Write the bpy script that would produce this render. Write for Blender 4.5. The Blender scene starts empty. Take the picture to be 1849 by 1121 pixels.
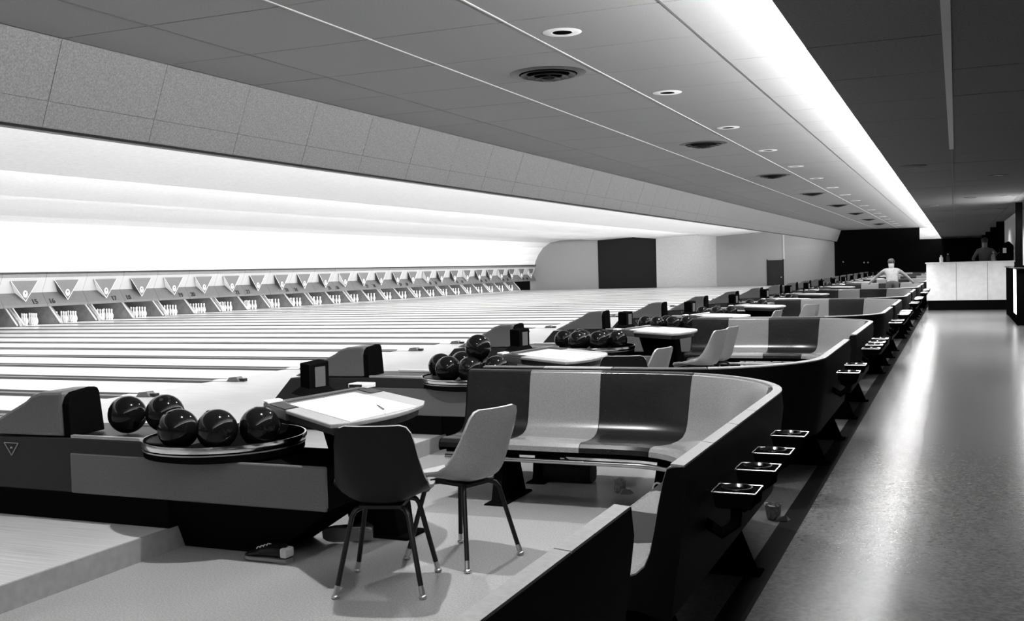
import bpy, bmesh, math, random
from mathutils import Vector, Matrix
random.seed(7)
scene = bpy.context.scene
COL = scene.collection

# ------------------------------------------------------------------ camera
cam_data = bpy.data.cameras.new('camera')
cam_data.sensor_width = 36.0
cam_data.sensor_fit = 'HORIZONTAL'
cam_data.lens = 1894.0 / 1849.0 * 36.0
cam_data.clip_end = 400.0
cam = bpy.data.objects.new('camera', cam_data)
COL.objects.link(cam)
yaw, pitch, roll = math.radians(22.9925), math.radians(-2.18544), math.radians(-1.51979)
fw = Vector((-math.sin(yaw) * math.cos(pitch), math.cos(yaw) * math.cos(pitch), math.sin(pitch)))
r0 = Vector((math.cos(yaw), math.sin(yaw), 0))
u0 = r0.cross(fw)
rr = r0 * math.cos(roll) + u0 * math.sin(roll)
uu = -r0 * math.sin(roll) + u0 * math.cos(roll)
mw = Matrix((rr, uu, -fw)).transposed().to_4x4()
mw.translation = Vector((0, 0, 1.35))
cam.matrix_world = mw
scene.camera = cam

# ------------------------------------------------------------------ world, exposure
world = bpy.data.worlds.new('world')
scene.world = world
world.use_nodes = True
world.node_tree.nodes['Background'].inputs[0].default_value = (1, 1, 1, 1)
world.node_tree.nodes['Background'].inputs[1].default_value = 0.004
vs = scene.view_settings
vs.view_transform = 'Standard'
vs.look = 'None'
vs.gamma = 1.0
vs.use_curve_mapping = False
vs.exposure = 0.35
scene.cycles.max_bounces = 8
scene.cycles.diffuse_bounces = 5
scene.cycles.glossy_bounces = 4

# plan: X runs from the pins (-28) to the concourse (+), Y along the house, Z=0 is the lane and approach level
FLOOR = -0.125          # seating and concourse floor
PAIR = 3.28             # one lane pair
D0 = 4.60               # first ball return line
YFAR = 65.45
YNEAR = -5.0
ZU, ZL = 3.22, 2.60     # seating ceiling, concourse ceiling
LAMP_TROUGH, LAMP_COVE, LAMP_SPOT, LAMP_PIN = 31.0, 39.0, 380.0, 9.0

def strip_light(name, loc, length, width, watts, direction):
    d = bpy.data.lights.new(name, 'AREA')
    d.shape = 'RECTANGLE'
    d.size = length
    d.size_y = width
    d.energy = watts
    o = bpy.data.objects.new(name, d)
    COL.objects.link(o)
    n = Vector(direction).normalized()
    xax = Vector((0, 1, 0))
    yax = (-n).cross(xax)
    m = Matrix((xax, yax, -n)).transposed().to_4x4()
    m.translation = Vector(loc)
    o.matrix_world = m
    return o

YM, YLEN = (YFAR + YNEAR) / 2 - 0.6, YFAR - YNEAR - 2.0
# fluorescent rows hidden behind the ceiling lips over the lanes
LIPS = [(-13.75, 3.136), (-17.6, 3.13), (-21.5, 3.165)]
strip_light('trough_lamp', (-6.92, YM, 2.64), YLEN, 0.06, 1.2 * LAMP_TROUGH * YLEN, (-1, 0, 0.25))
for (lx, lz), g in zip(LIPS, (0.9, 0.8, 0.30)):
    strip_light('trough_lamp', (lx - 0.09, YM, lz + 0.05), YLEN, 0.05, g * LAMP_TROUGH * YLEN, (-1, 0, 0.12))
# fluorescent row in the cove over the concourse edge
strip_light('cove_lamp', (-0.84, YM + 1.2, 2.815), YLEN + 2.4, 0.06, LAMP_COVE * YLEN, (-0.3, 0, 1))
# the same tubes shine down past the ceiling lip onto the concourse edge
strip_light('cove_lamp', (-0.825, YM + 1.2, 2.795), YLEN + 2.4, 0.02, LAMP_COVE * 0.16 * YLEN, (-0.1, 0, -1))
# lamp row over the pins, behind the masking
strip_light('pin_lamp', (-26.5, 44, 0.95), 42, 0.06, LAMP_PIN * 42, (-0.6, 0, -0.8))

# ------------------------------------------------------------------ materials
MATS = {}
def mat(name, v, rough=0.5, metal=0.0, noise=0.0, nscale=40.0, spec=0.5, coat=0.0, bump=0.0, bscale=200.0, emit=0.0, stretch=None, ndetail=4.0):
    if name in MATS:
        return MATS[name]
    m = bpy.data.materials.new(name)
    m.use_nodes = True
    nt = m.node_tree
    b = nt.nodes['Principled BSDF']
    b.inputs['Base Color'].default_value = (v, v, v, 1)
    b.inputs['Roughness'].default_value = rough
    b.inputs['Metallic'].default_value = metal
    b.inputs['Specular IOR Level'].default_value = spec
    b.inputs['Coat Weight'].default_value = coat
    b.inputs['Coat Roughness'].default_value = 0.08
    if emit > 0:
        b.inputs['Emission Color'].default_value = (1, 1, 1, 1)
        b.inputs['Emission Strength'].default_value = emit
    if noise > 0 or bump > 0:
        tc = nt.nodes.new('ShaderNodeTexCoord')
        src = tc.outputs['Object']
        if stretch:
            mp = nt.nodes.new('ShaderNodeMapping')
            mp.inputs['Scale'].default_value = stretch
            nt.links.new(src, mp.inputs[0])
            src = mp.outputs[0]
    if noise > 0:
        n = nt.nodes.new('ShaderNodeTexNoise')
        n.inputs['Scale'].default_value = nscale
        n.inputs['Detail'].default_value = ndetail
        nt.links.new(src, n.inputs['Vector'])
        r = nt.nodes.new('ShaderNodeValToRGB')
        a, c = max(0.0, v * (1 - noise)), v * (1 + noise)
        r.color_ramp.elements[0].position = 0.32
        r.color_ramp.elements[1].position = 0.68
        r.color_ramp.elements[0].color = (a, a, a, 1)
        r.color_ramp.elements[1].color = (c, c, c, 1)
        nt.links.new(n.outputs['Fac'], r.inputs[0])
        nt.links.new(r.outputs[0], b.inputs['Base Color'])
    if bump > 0:
        n2 = nt.nodes.new('ShaderNodeTexNoise')
        n2.inputs['Scale'].default_value = bscale
        n2.inputs['Detail'].default_value = 3
        nt.links.new(src, n2.inputs['Vector'])
        bp = nt.nodes.new('ShaderNodeBump')
        bp.inputs['Strength'].default_value = bump
        bp.inputs['Distance'].default_value = 0.004
        nt.links.new(n2.outputs['Fac'], bp.inputs['Height'])
        nt.links.new(bp.outputs[0], b.inputs['Normal'])
    MATS[name] = m
    return m

M_TILE = mat('acoustic_tile', 0.28, 0.9, noise=0.16, nscale=130, spec=0.1, bump=0.3, bscale=260)
M_TILE_SOF = mat('soffit_tile', 0.33, 0.9, noise=0.22, nscale=70, spec=0.1, bump=0.3, bscale=200)
M_TILE_R = mat('concourse_tile', 0.17, 0.9, noise=0.14, nscale=60, spec=0.1)
M_BAR = mat('grid_bar_light', 0.60, 0.5)
M_BAR_D = mat('grid_bar_dark', 0.10, 0.6)
M_VOID = mat('ceiling_void', 0.05, 0.9)
M_WHITE = mat('white_paint', 0.85, 0.6, noise=0.03, nscale=6)
M_LANECEIL = mat('lane_ceiling_paint', 0.80, 0.8, noise=0.05, nscale=14)
M_LANE = mat('lane_maple', 0.66, 0.27, noise=0.08, nscale=8, stretch=(0.15, 6, 1), coat=0.1)
M_APPR = mat('approach_maple', 0.42, 0.34, noise=0.22, nscale=5, stretch=(0.35, 18, 1), spec=0.35)
M_GUT = mat('gutter_dark', 0.055, 0.5, noise=0.3, nscale=3, stretch=(0.3, 4, 1))
M_DIV = mat('division_wood', 0.12, 0.5)
M_SEATFL = mat('seating_terrazzo', 0.25, 0.32, noise=0.30, nscale=120, ndetail=2, spec=0.4)
M_CONC = mat('concourse_lino', 0.14, 0.24, noise=0.30, nscale=45, spec=0.65, bump=0.05, bscale=40)
M_AISLE = mat('aisle_floor_dark', 0.085, 0.5, noise=0.3, nscale=60, spec=0.2)
M_STRIP = mat('black_strip', 0.004, 0.7, spec=0.05)
M_RISER = mat('riser_grey', 0.22, 0.6, noise=0.1, nscale=20)
M_BLACK = mat('black_paint', 0.004, 0.7, spec=0.0)
M_BLACKG = mat('black_gloss', 0.012, 0.25)
M_DARK = mat('dark_laminate', 0.014, 0.45, noise=0.12, nscale=60, spec=0.25)
M_PANEL = mat('grey_laminate', 0.095, 0.45, noise=0.22, nscale=160, ndetail=2)
M_HOOD = mat('hood_grey', 0.10, 0.45, noise=0.22, nscale=150, ndetail=2)
M_SHELL_L = mat('shell_light', 0.18, 0.25, noise=0.16, nscale=160, ndetail=2, coat=0.2)
M_SHELL_D = mat('shell_dark', 0.009, 0.25, noise=0.14, nscale=120, spec=0.35)
M_BACK = mat('bench_back_black', 0.003, 0.6, spec=0.06)
M_RAIL = mat('bench_rail', 0.30, 0.4, noise=0.1, nscale=60)
M_RAIL_D = mat('bench_rail_dark', 0.10, 0.4)
M_CHROME = mat('chrome', 0.75, 0.15, metal=1.0)
M_STEEL = mat('brushed_steel', 0.5, 0.32, metal=1.0)
M_BALL = mat('bowling_ball_black', 0.005, 0.09, spec=0.22)
M_PIN = mat('pin_white', 0.85, 0.3)
M_PINBAND = mat('pin_band', 0.25, 0.4)
M_TABLE = mat('table_laminate', 0.26, 0.4, noise=0.12, nscale=120)
M_PAPER = mat('paper', 0.86, 0.7)
M_GLASSD = mat('dark_screen', 0.05, 0.12)
M_MASK_U = mat('masking_lit', 0.40, 0.6)
M_MASK_L = mat('masking_shade_and_rail', 0.095, 0.5, noise=0.06, nscale=12)
M_MASK_T = mat('plaque_grey', 0.085, 0.5, noise=0.10, nscale=20)
M_MASK_S = mat('plaque_shade_and_mark', 0.05, 0.5)
M_MASK_BAND = mat('masking_band', 0.12, 0.5, noise=0.08, nscale=15)
M_TRIM = mat('dark_trim', 0.02, 0.6, spec=0.2)
M_NUM = mat('numeral_black', 0.015, 0.5)
M_KICK = mat('kickback_grey', 0.22, 0.5, noise=0.15, nscale=8)
M_KICKEDGE = mat('kickback_edge', 0.60, 0.4)
M_CURT = mat('pit_curtain', 0.05, 0.8)
M_WALL_G = mat('side_wall_grey', 0.22, 0.8, noise=0.08, nscale=20)
M_WALL_P = mat('side_wall_pale', 0.36, 0.8, noise=0.08, nscale=20)
M_WALL_D = mat('side_wall_dark', 0.010, 0.8, spec=0.1)
M_DOOR = mat('door_dark', 0.012, 0.6, spec=0.2)
M_CWHITE = mat('counter_white', 0.85, 0.5, noise=0.05, nscale=8)
M_LIT = mat('lit_panel', 0.9, 0.5, emit=1.5)
M_OPAL = mat('opal_glass', 0.9, 0.5, emit=20.0)
M_CANLIT = mat('downlight_reflector', 0.85, 0.3)
M_LAMPBULB = mat('downlight_bulb', 0.9, 0.5, emit=6.0)
M_VENT = mat('vent_dark', 0.012, 0.5, spec=0.3)
M_VENTR = mat('vent_ring', 0.035, 0.45)
M_CHAIR_L = mat('chair_shell_light', 0.28, 0.35, noise=0.16, nscale=150, ndetail=2)
M_CHAIR_D = mat('chair_shell_dark', 0.006, 0.5, noise=0.2, nscale=150, spec=0.2)
M_CHAIR_M = mat('chair_shell_grey', 0.24, 0.35, noise=0.16, nscale=150)
M_LEG = mat('chair_leg_dark', 0.006, 0.4, spec=0.3)
M_CLOTH_D = mat('dark_cloth', 0.008, 0.9, noise=0.3, nscale=30)
M_LEATH_D = mat('dark_leather', 0.005, 0.45, spec=0.2)
M_LEATH_L = mat('pale_leather', 0.42, 0.5, noise=0.15, nscale=40)
M_SOLE = mat('sole_grey', 0.16, 0.6)
M_LACE = mat('lace_white', 0.6, 0.7)
M_SHIRT = mat('shirt_pale', 0.20, 0.8, noise=0.15, nscale=10)
M_SHIRT_G = mat('shirt_grey', 0.15, 0.8)
M_SKIN = mat('skin', 0.30, 0.6)
M_HAIR = mat('hair_dark', 0.03, 0.6)
M_TROUS = mat('trousers_dark', 0.05, 0.8)
M_CUP = mat('paper_cup', 0.35, 0.6, noise=0.4, nscale=40)

# ------------------------------------------------------------------ mesh helpers
class MB:
    def __init__(self):
        self.v, self.f, self.mi = [], [], []
    def add(self, vs, fs, mi=0):
        n = len(self.v)
        self.v += [tuple(p) for p in vs]
        self.f += [tuple(i + n for i in f) for f in fs]
        self.mi += [mi] * len(fs)
        return self
    def box(self, x0, x1, y0, y1, z0, z1, mi=0):
        vs = [(x0, y0, z0), (x1, y0, z0), (x1, y1, z0), (x0, y1, z0), (x0, y0, z1), (x1, y0, z1), (x1, y1, z1), (x0, y1, z1)]
        return self.add(vs, [(0, 3, 2, 1), (4, 5, 6, 7), (0, 1, 5, 4), (1, 2, 6, 5), (2, 3, 7, 6), (3, 0, 4, 7)], mi)
    def prism_y(self, prof, y0, y1, mi=0):
        n = len(prof)
        vs = [(x, y0, z) for x, z in prof] + [(x, y1, z) for x, z in prof]
        fs = [tuple(range(n)), tuple(range(2 * n - 1, n - 1, -1))]
        fs += [(i, i + n, (i + 1) % n + n, (i + 1) % n) for i in range(n)]
        return self.add(vs, fs, mi)
    def prism_z(self, poly, z0, z1, mi=0):
        n = len(poly)
        vs = [(x, y, z0) for x, y in poly] + [(x, y, z1) for x, y in poly]
        fs = [tuple(range(n - 1, -1, -1)), tuple(range(n, 2 * n))]
        fs += [(i, (i + 1) % n, (i + 1) % n + n, i + n) for i in range(n)]
        return self.add(vs, fs, mi)
    def hexa(self, bottom, top, mi=0):
        return self.add(list(bottom) + list(top), [(3, 2, 1, 0), (4, 5, 6, 7), (0, 1, 5, 4), (1, 2, 6, 5), (2, 3, 7, 6), (3, 0, 4, 7)], mi)
    def lathe(self, prof, c=(0, 0, 0), n=24, mi=0, closed=False, sx=1.0, sy=1.0):
        vs, fs = [], []
        k = len(prof)
        for i in range(n):
            a = 2 * math.pi * i / n
            for r, z in prof:
                vs.append((c[0] + sx * r * math.cos(a), c[1] + sy * r * math.sin(a), c[2] + z))
        for i in range(n):
            j = (i + 1) % n
            for q in range(k if closed else k - 1):
                q2 = (q + 1) % k
                fs.append((i * k + q, j * k + q, j * k + q2, i * k + q2))
        return self.add(vs, fs, mi)
    def tube(self, pts, r, n=8, mi=0):
        pts = [Vector(p) for p in pts]
        rings = []
        up = None
        for i, p in enumerate(pts):
            t = (pts[min(i + 1, len(pts) - 1)] - pts[max(i - 1, 0)]).normalized()
            if up is None:
                up = t.orthogonal().normalized()
            up = (up - t * up.dot(t)).normalized()
            s = t.cross(up)
            rad = r[i] if isinstance(r, (list, tuple)) else r
            rings.append([p + (up * math.cos(2 * math.pi * q / n) + s * math.sin(2 * math.pi * q / n)) * rad for q in range(n)])
        vs = [q for ring in rings for q in ring]
        fs = []
        for i in range(len(pts) - 1):
            for q in range(n):
                q2 = (q + 1) % n
                fs.append((i * n + q, i * n + q2, (i + 1) * n + q2, (i + 1) * n + q))
        fs.append(tuple(range(n - 1, -1, -1)))
        fs.append(tuple(range((len(pts) - 1) * n, len(pts) * n)))
        return self.add(vs, fs, mi)
    def sphere(self, c, r, nu=20, nv=12, mi=0, scale=(1, 1, 1)):
        prof = [(r * math.sin(math.pi * i / nv), -r * math.cos(math.pi * i / nv)) for i in range(nv + 1)]
        prof[0] = (1e-5, -r)
        prof[-1] = (1e-5, r)
        n0 = len(self.v)
        self.lathe(prof, (0, 0, 0), nu, mi)
        for i in range(n0, len(self.v)):
            x, y, z = self.v[i]
            self.v[i] = (c[0] + x * scale[0], c[1] + y * scale[1], c[2] + z * scale[2])
        return self
    def mesh(self, name, mats, smooth=False):
        me = bpy.data.meshes.new(name)
        me.from_pydata(self.v, [], self.f)
        for m in (mats if isinstance(mats, (list, tuple)) else [mats]):
            me.materials.append(m)
        if any(self.mi):
            me.polygons.foreach_set('material_index', self.mi)
        bm = bmesh.new()
        bm.from_mesh(me)
        bmesh.ops.recalc_face_normals(bm, faces=bm.faces)
        bm.to_mesh(me)
        bm.free()
        if smooth:
            me.shade_smooth()
            me.set_sharp_from_angle(angle=math.radians(smooth if smooth is not True else 40))
        me.update()
        return me
    def build(self, name, mats, parent=None, smooth=False, bevel=0.0, loc=None):
        return link(name, self.mesh(name, mats, smooth), parent, bevel, loc)

def link(name, data, parent=None, bevel=0.0, loc=None):
    o = bpy.data.objects.new(name, data)
    COL.objects.link(o)
    o.parent = parent
    if loc:
        o.location = loc
    if bevel:
        b = o.modifiers.new('bevel', 'BEVEL')
        b.width = bevel
        b.segments = 2
        b.limit_method = 'ANGLE'
    return o

def tag(o, label=None, cat=None, group=None, kind=None):
    if label: o['label'] = label
    if cat: o['category'] = cat
    if group: o['group'] = group
    if kind: o['kind'] = kind
    return o

def empty(name, loc=(0, 0, 0), rz=0.0):
    o = bpy.data.objects.new(name, None)
    COL.objects.link(o)
    o.location = loc
    o.rotation_euler = (0, 0, rz)
    return o

def copy_tree(o, parent=None):
    c = o.copy()
    COL.objects.link(c)
    c.parent = parent
    for ch in [x for x in o.children]:
        copy_tree(ch, c)
    return c

def struct(name, mb, m, parent=None, smooth=False, bevel=0.0, label=None):
    o = mb.build(name, m, parent, smooth, bevel)
    if parent is None:
        o['kind'] = 'structure'
    if label:
        o['label'] = label
    return o

# ------------------------------------------------------------------ floors
XR = 6.5
struct('floor', MB().box(-0.82, XR, YNEAR, YFAR + 1.5, FLOOR - 0.3, FLOOR), M_CONC, label='polished speckled linoleum concourse floor beside the benches')
struct('trim_1', MB().box(-0.94, -0.82, YNEAR, YFAR, FLOOR - 0.3, FLOOR + 0.002), M_STRIP, label='black strip edging the concourse floor')
struct('floor_aisle', MB().box(-1.34, -0.94, YNEAR, YFAR, FLOOR - 0.3, FLOOR), M_AISLE, label='darker floor strip under the bench returns')  # darker band of floor between black strip and seating floor
struct('floor_seating', MB().box(-3.95, -1.34, YNEAR, YFAR, FLOOR - 0.3, FLOOR), M_SEATFL, label='pale speckled floor of the seating area under the benches')
ap = struct('floor_approach', MB().box(-9.0, -3.965, YNEAR, YFAR, -0.4, 0.0), M_APPR, label='wooden bowling approach raised one step above the seating floor')
struct('step_riser', MB().box(-3.965, -3.95, YNEAR, YFAR, -0.4, -0.001), M_RISER, ap)
# lane substructure, below the lanes
struct('floor_subfloor', MB().box(-30.5, -9.01, YNEAR, YFAR, -0.5, -0.16), M_CURT, label='dark subfloor under the lanes')

# ------------------------------------------------------------------ seating ceiling with tiles
ceil = struct('ceiling', MB().box(-6.55, -0.30, YNEAR, YFAR + 1.5, ZU + 0.03, ZU + 0.20), M_VOID, label='grey acoustic tile ceiling over the seating area')
XJ = [-6.30, -5.45, -4.28, -3.11, -1.907, -0.32]
TY = 1.19
for i in range(len(XJ) - 1):
    a, b = XJ[i] + 0.005, XJ[i + 1] - 0.005
    me = MB().box(a, b, 0.007, TY - 0.007, 0, 0.028).mesh('ceiling_tile', M_TILE)
    y = 6.16 - 6 * TY
    while y < 30:
        link('tile', me, ceil, loc=(0, y, ZU + random.uniform(-0.0012, 0.0012)))
        y += TY
    MB().box(a, b, y + 0.003, YFAR + 1.4, ZU, ZU + 0.028).build('tile_run', M_TILE, ceil)
    MB().box(a, b, YNEAR, 6.16 - 6 * TY - 0.003, ZU, ZU + 0.028).build('tile_run', M_TILE, ceil)
for i, m_, w in ((2, M_BAR, 0.007), (3, M_BAR, 0.007), (4, M_BAR_D, 0.009), (1, M_BAR_D, 0.006)):
    MB().box(XJ[i] - w, XJ[i] + w, YNEAR, YFAR, ZU - 0.006, ZU + 0.010).build('grid_bar', m_, ceil)

# soffit: sloping face from the seating ceiling down towards the lanes
SA, SB = Vector((-6.30, 0, ZU)), Vector((-6.55, 0, 2.55))
sof = struct('ceiling_soffit', MB().prism_y([(SA.x - 0.035, SA.z + 0.2), (SA.x - 0.035, SA.z), (SB.x - 0.035, SB.z + 0.01), (SB.x - 0.22, SB.z + 0.01), (SB.x - 0.22, SB.z + 0.18), (SB.x - 0.10, SB.z + 0.2), (SB.x - 0.10, 3.6)], YNEAR, YFAR), M_TILE_SOF, label='sloping tiled soffit between the seating ceiling and the lanes')
SY = 1.17
def sof_tile(t0, t1, y0, y1):
    p, q = SA.lerp(SB, t0), SA.lerp(SB, t1)
    dx = -0.03
    return MB().hexa([(p.x, y0, p.z), (p.x, y1, p.z), (q.x, y1, q.z), (q.x, y0, q.z)], [(p.x + dx, y0, p.z - 0.01), (p.x + dx, y1, p.z - 0.01), (q.x + dx, y1, q.z - 0.01), (q.x + dx, y0, q.z - 0.01)])
meU = sof_tile(0.004, 0.688, 0.003, SY - 0.003).mesh('soffit_tile', M_TILE_SOF)
meL = sof_tile(0.694, 0.985, 0.003, SY - 0.003).mesh('soffit_tile', M_TILE_SOF)
y = 7.327 - 5 * SY
while y < 30:
    for me in (meU, meL):
        link('tile', me, sof, loc=(random.uniform(-0.001, 0.001), y, 0))
    y += SY
for t0, t1 in ((0.004, 0.688), (0.694, 0.985)):
    sof_tile(t0, t1, y + 0.003, YFAR - 0.01).build('tile_run', M_TILE_SOF, sof)
    sof_tile(t0, t1, YNEAR, 7.327 - 5 * SY - 0.003).build('tile_run', M_TILE_SOF, sof)
MB().box(SB.x - 0.012, SB.x + 0.008, YNEAR, YFAR, SB.z - 0.012, SB.z + 0.008).build('edge_bead', M_TRIM, sof)

# sawtooth ceiling over the lanes, ending in the curved white screen wall
prof = [(-6.66, 3.52), (-10.78, 3.30), LIPS[0]]
for k, (lx, lz) in enumerate(LIPS):
    prof += [(lx - 0.05, lz), (lx - 0.05, lz + 0.22 if k < 2 else lz + 0.12)]
    if k < 2:
        prof += [LIPS[k + 1]]
prof += [(-24.2, 3.24), (-24.9, 3.12), (-25.4, 2.80), (-25.75, 2.35), (-25.95, 1.95), (-26.05, 1.55)]
outer = [(-26.4, 1.55), (-26.4, 3.9), (-6.66, 3.9)]
def dedupe(p):
    out = []
    for q in p:
        if not out or (abs(out[-1][0] - q[0]) + abs(out[-1][1] - q[1])) > 1e-4:
            out.append(q)
    return out
struct('ceiling_lanes', MB().prism_y(dedupe(prof) + outer, YNEAR, YFAR), M_LANECEIL, label='white sawtooth ceiling over the lanes curving down behind the pins')

# ------------------------------------------------------------------ concourse ceiling
cr = struct('ceiling_concourse', MB().box(-0.74, XR, YNEAR, YFAR + 1.5, ZL + 0.025, ZL + 0.12), M_VOID, label='dark tiled concourse ceiling lower than the seating ceiling')
RX = [-0.80, -0.035, 1.185, 2.405, 3.625, XR]
RY = 1.225
for i in range(len(RX) - 1):
    a, b = RX[i] + 0.004, RX[i + 1] - 0.004
    me = MB().box(a, b, 0.004, RY - 0.004, 0, 0.024).mesh('concourse_tile', M_TILE_R)
    y = 6.375 - 4 * RY
    ymax = 30 if i < 3 else 8
    while y < ymax:
        link('tile', me, cr, loc=(0, y, ZL + random.uniform(-0.0015, 0.0015)))
        y += RY
    MB().box(a, b, y + 0.004, YFAR + 1.4, ZL, ZL + 0.024).build('tile_run', M_TILE_R, cr)
    MB().box(a, b, YNEAR, 6.375 - 4 * RY - 0.004, ZL, ZL + 0.024).build('tile_run', M_TILE_R, cr)
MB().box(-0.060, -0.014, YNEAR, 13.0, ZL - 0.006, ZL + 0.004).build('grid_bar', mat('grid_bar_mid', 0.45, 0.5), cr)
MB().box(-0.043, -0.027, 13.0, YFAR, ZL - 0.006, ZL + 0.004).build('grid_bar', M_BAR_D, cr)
MB().box(-0.80, -0.74, YNEAR, YFAR + 1.5, ZL + 0.026, ZL + 0.06).build('cove_lip', M_WHITE, cr)
MB().box(-0.36, -0.30, YNEAR, YFAR + 1.5, ZL + 0.12, ZU + 0.02).build('cove_back', M_WHITE, cr)

# ------------------------------------------------------------------ walls
wf = struct('wall_far', MB().box(-26.4, -6.70, YFAR, YFAR + 0.25, -0.4, 3.6), M_WALL_G, label='grey end wall beside the last lane with painted panels')
MB().box(-21.55, -17.65, YFAR - 0.03, YFAR, 0.0, 3.6).build('wall_panel', M_WALL_D, wf)
MB().box(-17.65, -13.80, YFAR - 0.03, YFAR, 0.0, 3.6).build('wall_panel', M_WALL_P, wf)
MB().box(-9.72, -9.62, YFAR - 0.04, YFAR, 1.60, 3.3).build('wall_batten', M_WALL_P, wf)
d1 = struct('door_1', MB().box(-10.65, -9.74, YFAR - 0.045, YFAR, 0.0, 1.555), M_DOOR, bevel=0.004, label='dark flush door in the grey end wall')
MB().box(-10.70, -10.65, YFAR - 0.05, YFAR, 0.0, 1.605).build('door_frame', M_WALL_D, d1)
MB().box(-9.74, -9.69, YFAR - 0.05, YFAR, 0.0, 1.605).build('door_frame', M_WALL_D, d1)
MB().sphere((-9.84, YFAR - 0.08, 0.50), 0.045, 10, 6).build('door_knob', M_STEEL, d1, True)
wb = struct('wall_far_black', MB().add([(-6.70, YFAR - 0.05, -0.4), (1.30, YFAR - 0.05, -0.4), (1.30, YFAR - 0.05, 2.53), (-1.95, YFAR - 0.05, 2.53), (-1.95, YFAR - 0.05, 3.25), (-6.70, YFAR - 0.05, 3.25),
      (-6.70, YFAR + 0.2, -0.4), (1.30, YFAR + 0.2, -0.4), (1.30, YFAR + 0.2, 2.53), (-1.95, YFAR + 0.2, 2.53), (-1.95, YFAR + 0.2, 3.25), (-6.70, YFAR + 0.2, 3.25)],
      [(0, 1, 2, 3, 4, 5), (11, 10, 9, 8, 7, 6)] + [(i, i + 6, (i + 1) % 6 + 6, (i + 1) % 6) for i in range(6)]), M_BLACK, label='black end wall of the seating area and concourse')
for kx, kz in ((-6.2, 1.33), (-5.02, 1.26), (-4.80, 1.26)):
    MB().sphere((kx, YFAR - 0.10, kz), 0.05, 10, 6).build('door_pull', M_STEEL, wb, True)
struct('wall_cove_end', MB().box(-2.2, 1.3, YFAR + 1.3, YFAR + 1.5, 2.3, 3.5), M_WHITE, label='white wall closing the far end of the light cove')
struct('wall_right', MB().box(XR, XR + 0.2, YNEAR, 24.0, FLOOR - 0.3, 2.8), M_WALL_G, label='plain grey wall beyond the concourse')
struct('wall_back', MB().box(-27, XR, YNEAR - 0.2, YNEAR, -0.4, 3.9), M_WALL_G, label='plain grey wall closing the house')
# pale wall with dark posts behind the counters
wp = struct('wall_concourse', MB().box(1.55, 1.75, 30.8, YFAR + 1.5, FLOOR, ZL), mat('concourse_wall_pale', 0.6, 0.7), label='pale wall with dark posts behind the service counter')
for py in (40.2, 47.3, 55.0, 62.4):
    MB().box(1.30, 1.56, py, py + 0.30, FLOOR, ZL - 0.01).build('wall_post', M_BLACK, wp)

# ------------------------------------------------------------------ lanes
HP = PAIR / 2
def make_lane():
    r = empty('bowling_lane')
    MB().box(-29.4, -9.0, -0.527, 0.527, -0.10, 0.0).build('lane_bed', M_LANE, r)
    for s in (-1, 1):
        p = [(0.527, -0.004)]
        for q in range(7):
            a = math.pi * q / 6
            p.append((0.5285 + 0.115 - 0.115 * math.cos(a), -0.004 - 0.078 * math.sin(a)))
        p.append((0.76, -0.004))
        low = [(0.76, -0.12), (0.5275, -0.12)]
        poly = [(s * a, b) for a, b in p[1:] + low]
        n = len(poly)
        vs = [(-9.0, y_, z_) for y_, z_ in poly] + [(-29.0, y_, z_) for y_, z_ in poly]
        MB().add(vs, [tuple(range(n)), tuple(range(2 * n - 1, n - 1, -1))] + [(i, i + n, (i + 1) % n + n, (i + 1) % n) for i in range(n)]).build('gutter', M_GUT, r, 50)
    MB().box(-29.0, -9.0, 0.762, 0.878, -0.12, 0.004).build('division_cap', M_DIV, r)
    return r
tag(make_lane_root := make_lane(), 'long glossy pale wooden bowling lane with dark gutters along it', 'bowling lane', 'bowling lanes side by side')
make_lane_root.location = (0, D0 + HP * 0.5 + HP, 0)
LANES = {}
for n in range(5, 41):
    o = make_lane_root if n == 5 else copy_tree(make_lane_root)
    if n >= 15:
        tag(o, 'glossy pale wooden bowling lane ending at the pins under number %d' % n, None, 'numbered bowling lanes')
    o.location = (0, D0 + HP * (n - 4 + 0.5), 0)
    LANES[n] = o

# foul-line devices at the head of each division
def make_foul():
    r = empty('foul_light')
    MB().box(-0.02, 0.20, -0.06, 0.06, 0.0, 0.012).build('cover_plate', M_WHITE, r)
    MB().prism_y([(0.20, 0.0), (0.40, 0.0), (0.36, 0.06), (0.24, 0.05)], -0.07, 0.05).build('housing', M_PANEL, r, bevel=0.006)
    MB().box(0.37, 0.46, -0.04, 0.03, 0.0, 0.035).build('sensor', M_DARK, r)
    return r
foul0 = tag(make_foul(), 'small metal foul light box at the head of a gutter division', 'foul light', 'foul lights along the foul line')
for j in range(2, 30):
    o = foul0 if j == 2 else copy_tree(foul0)
    o.location = (-8.98, D0 + HP * j, 0.0045)

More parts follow.
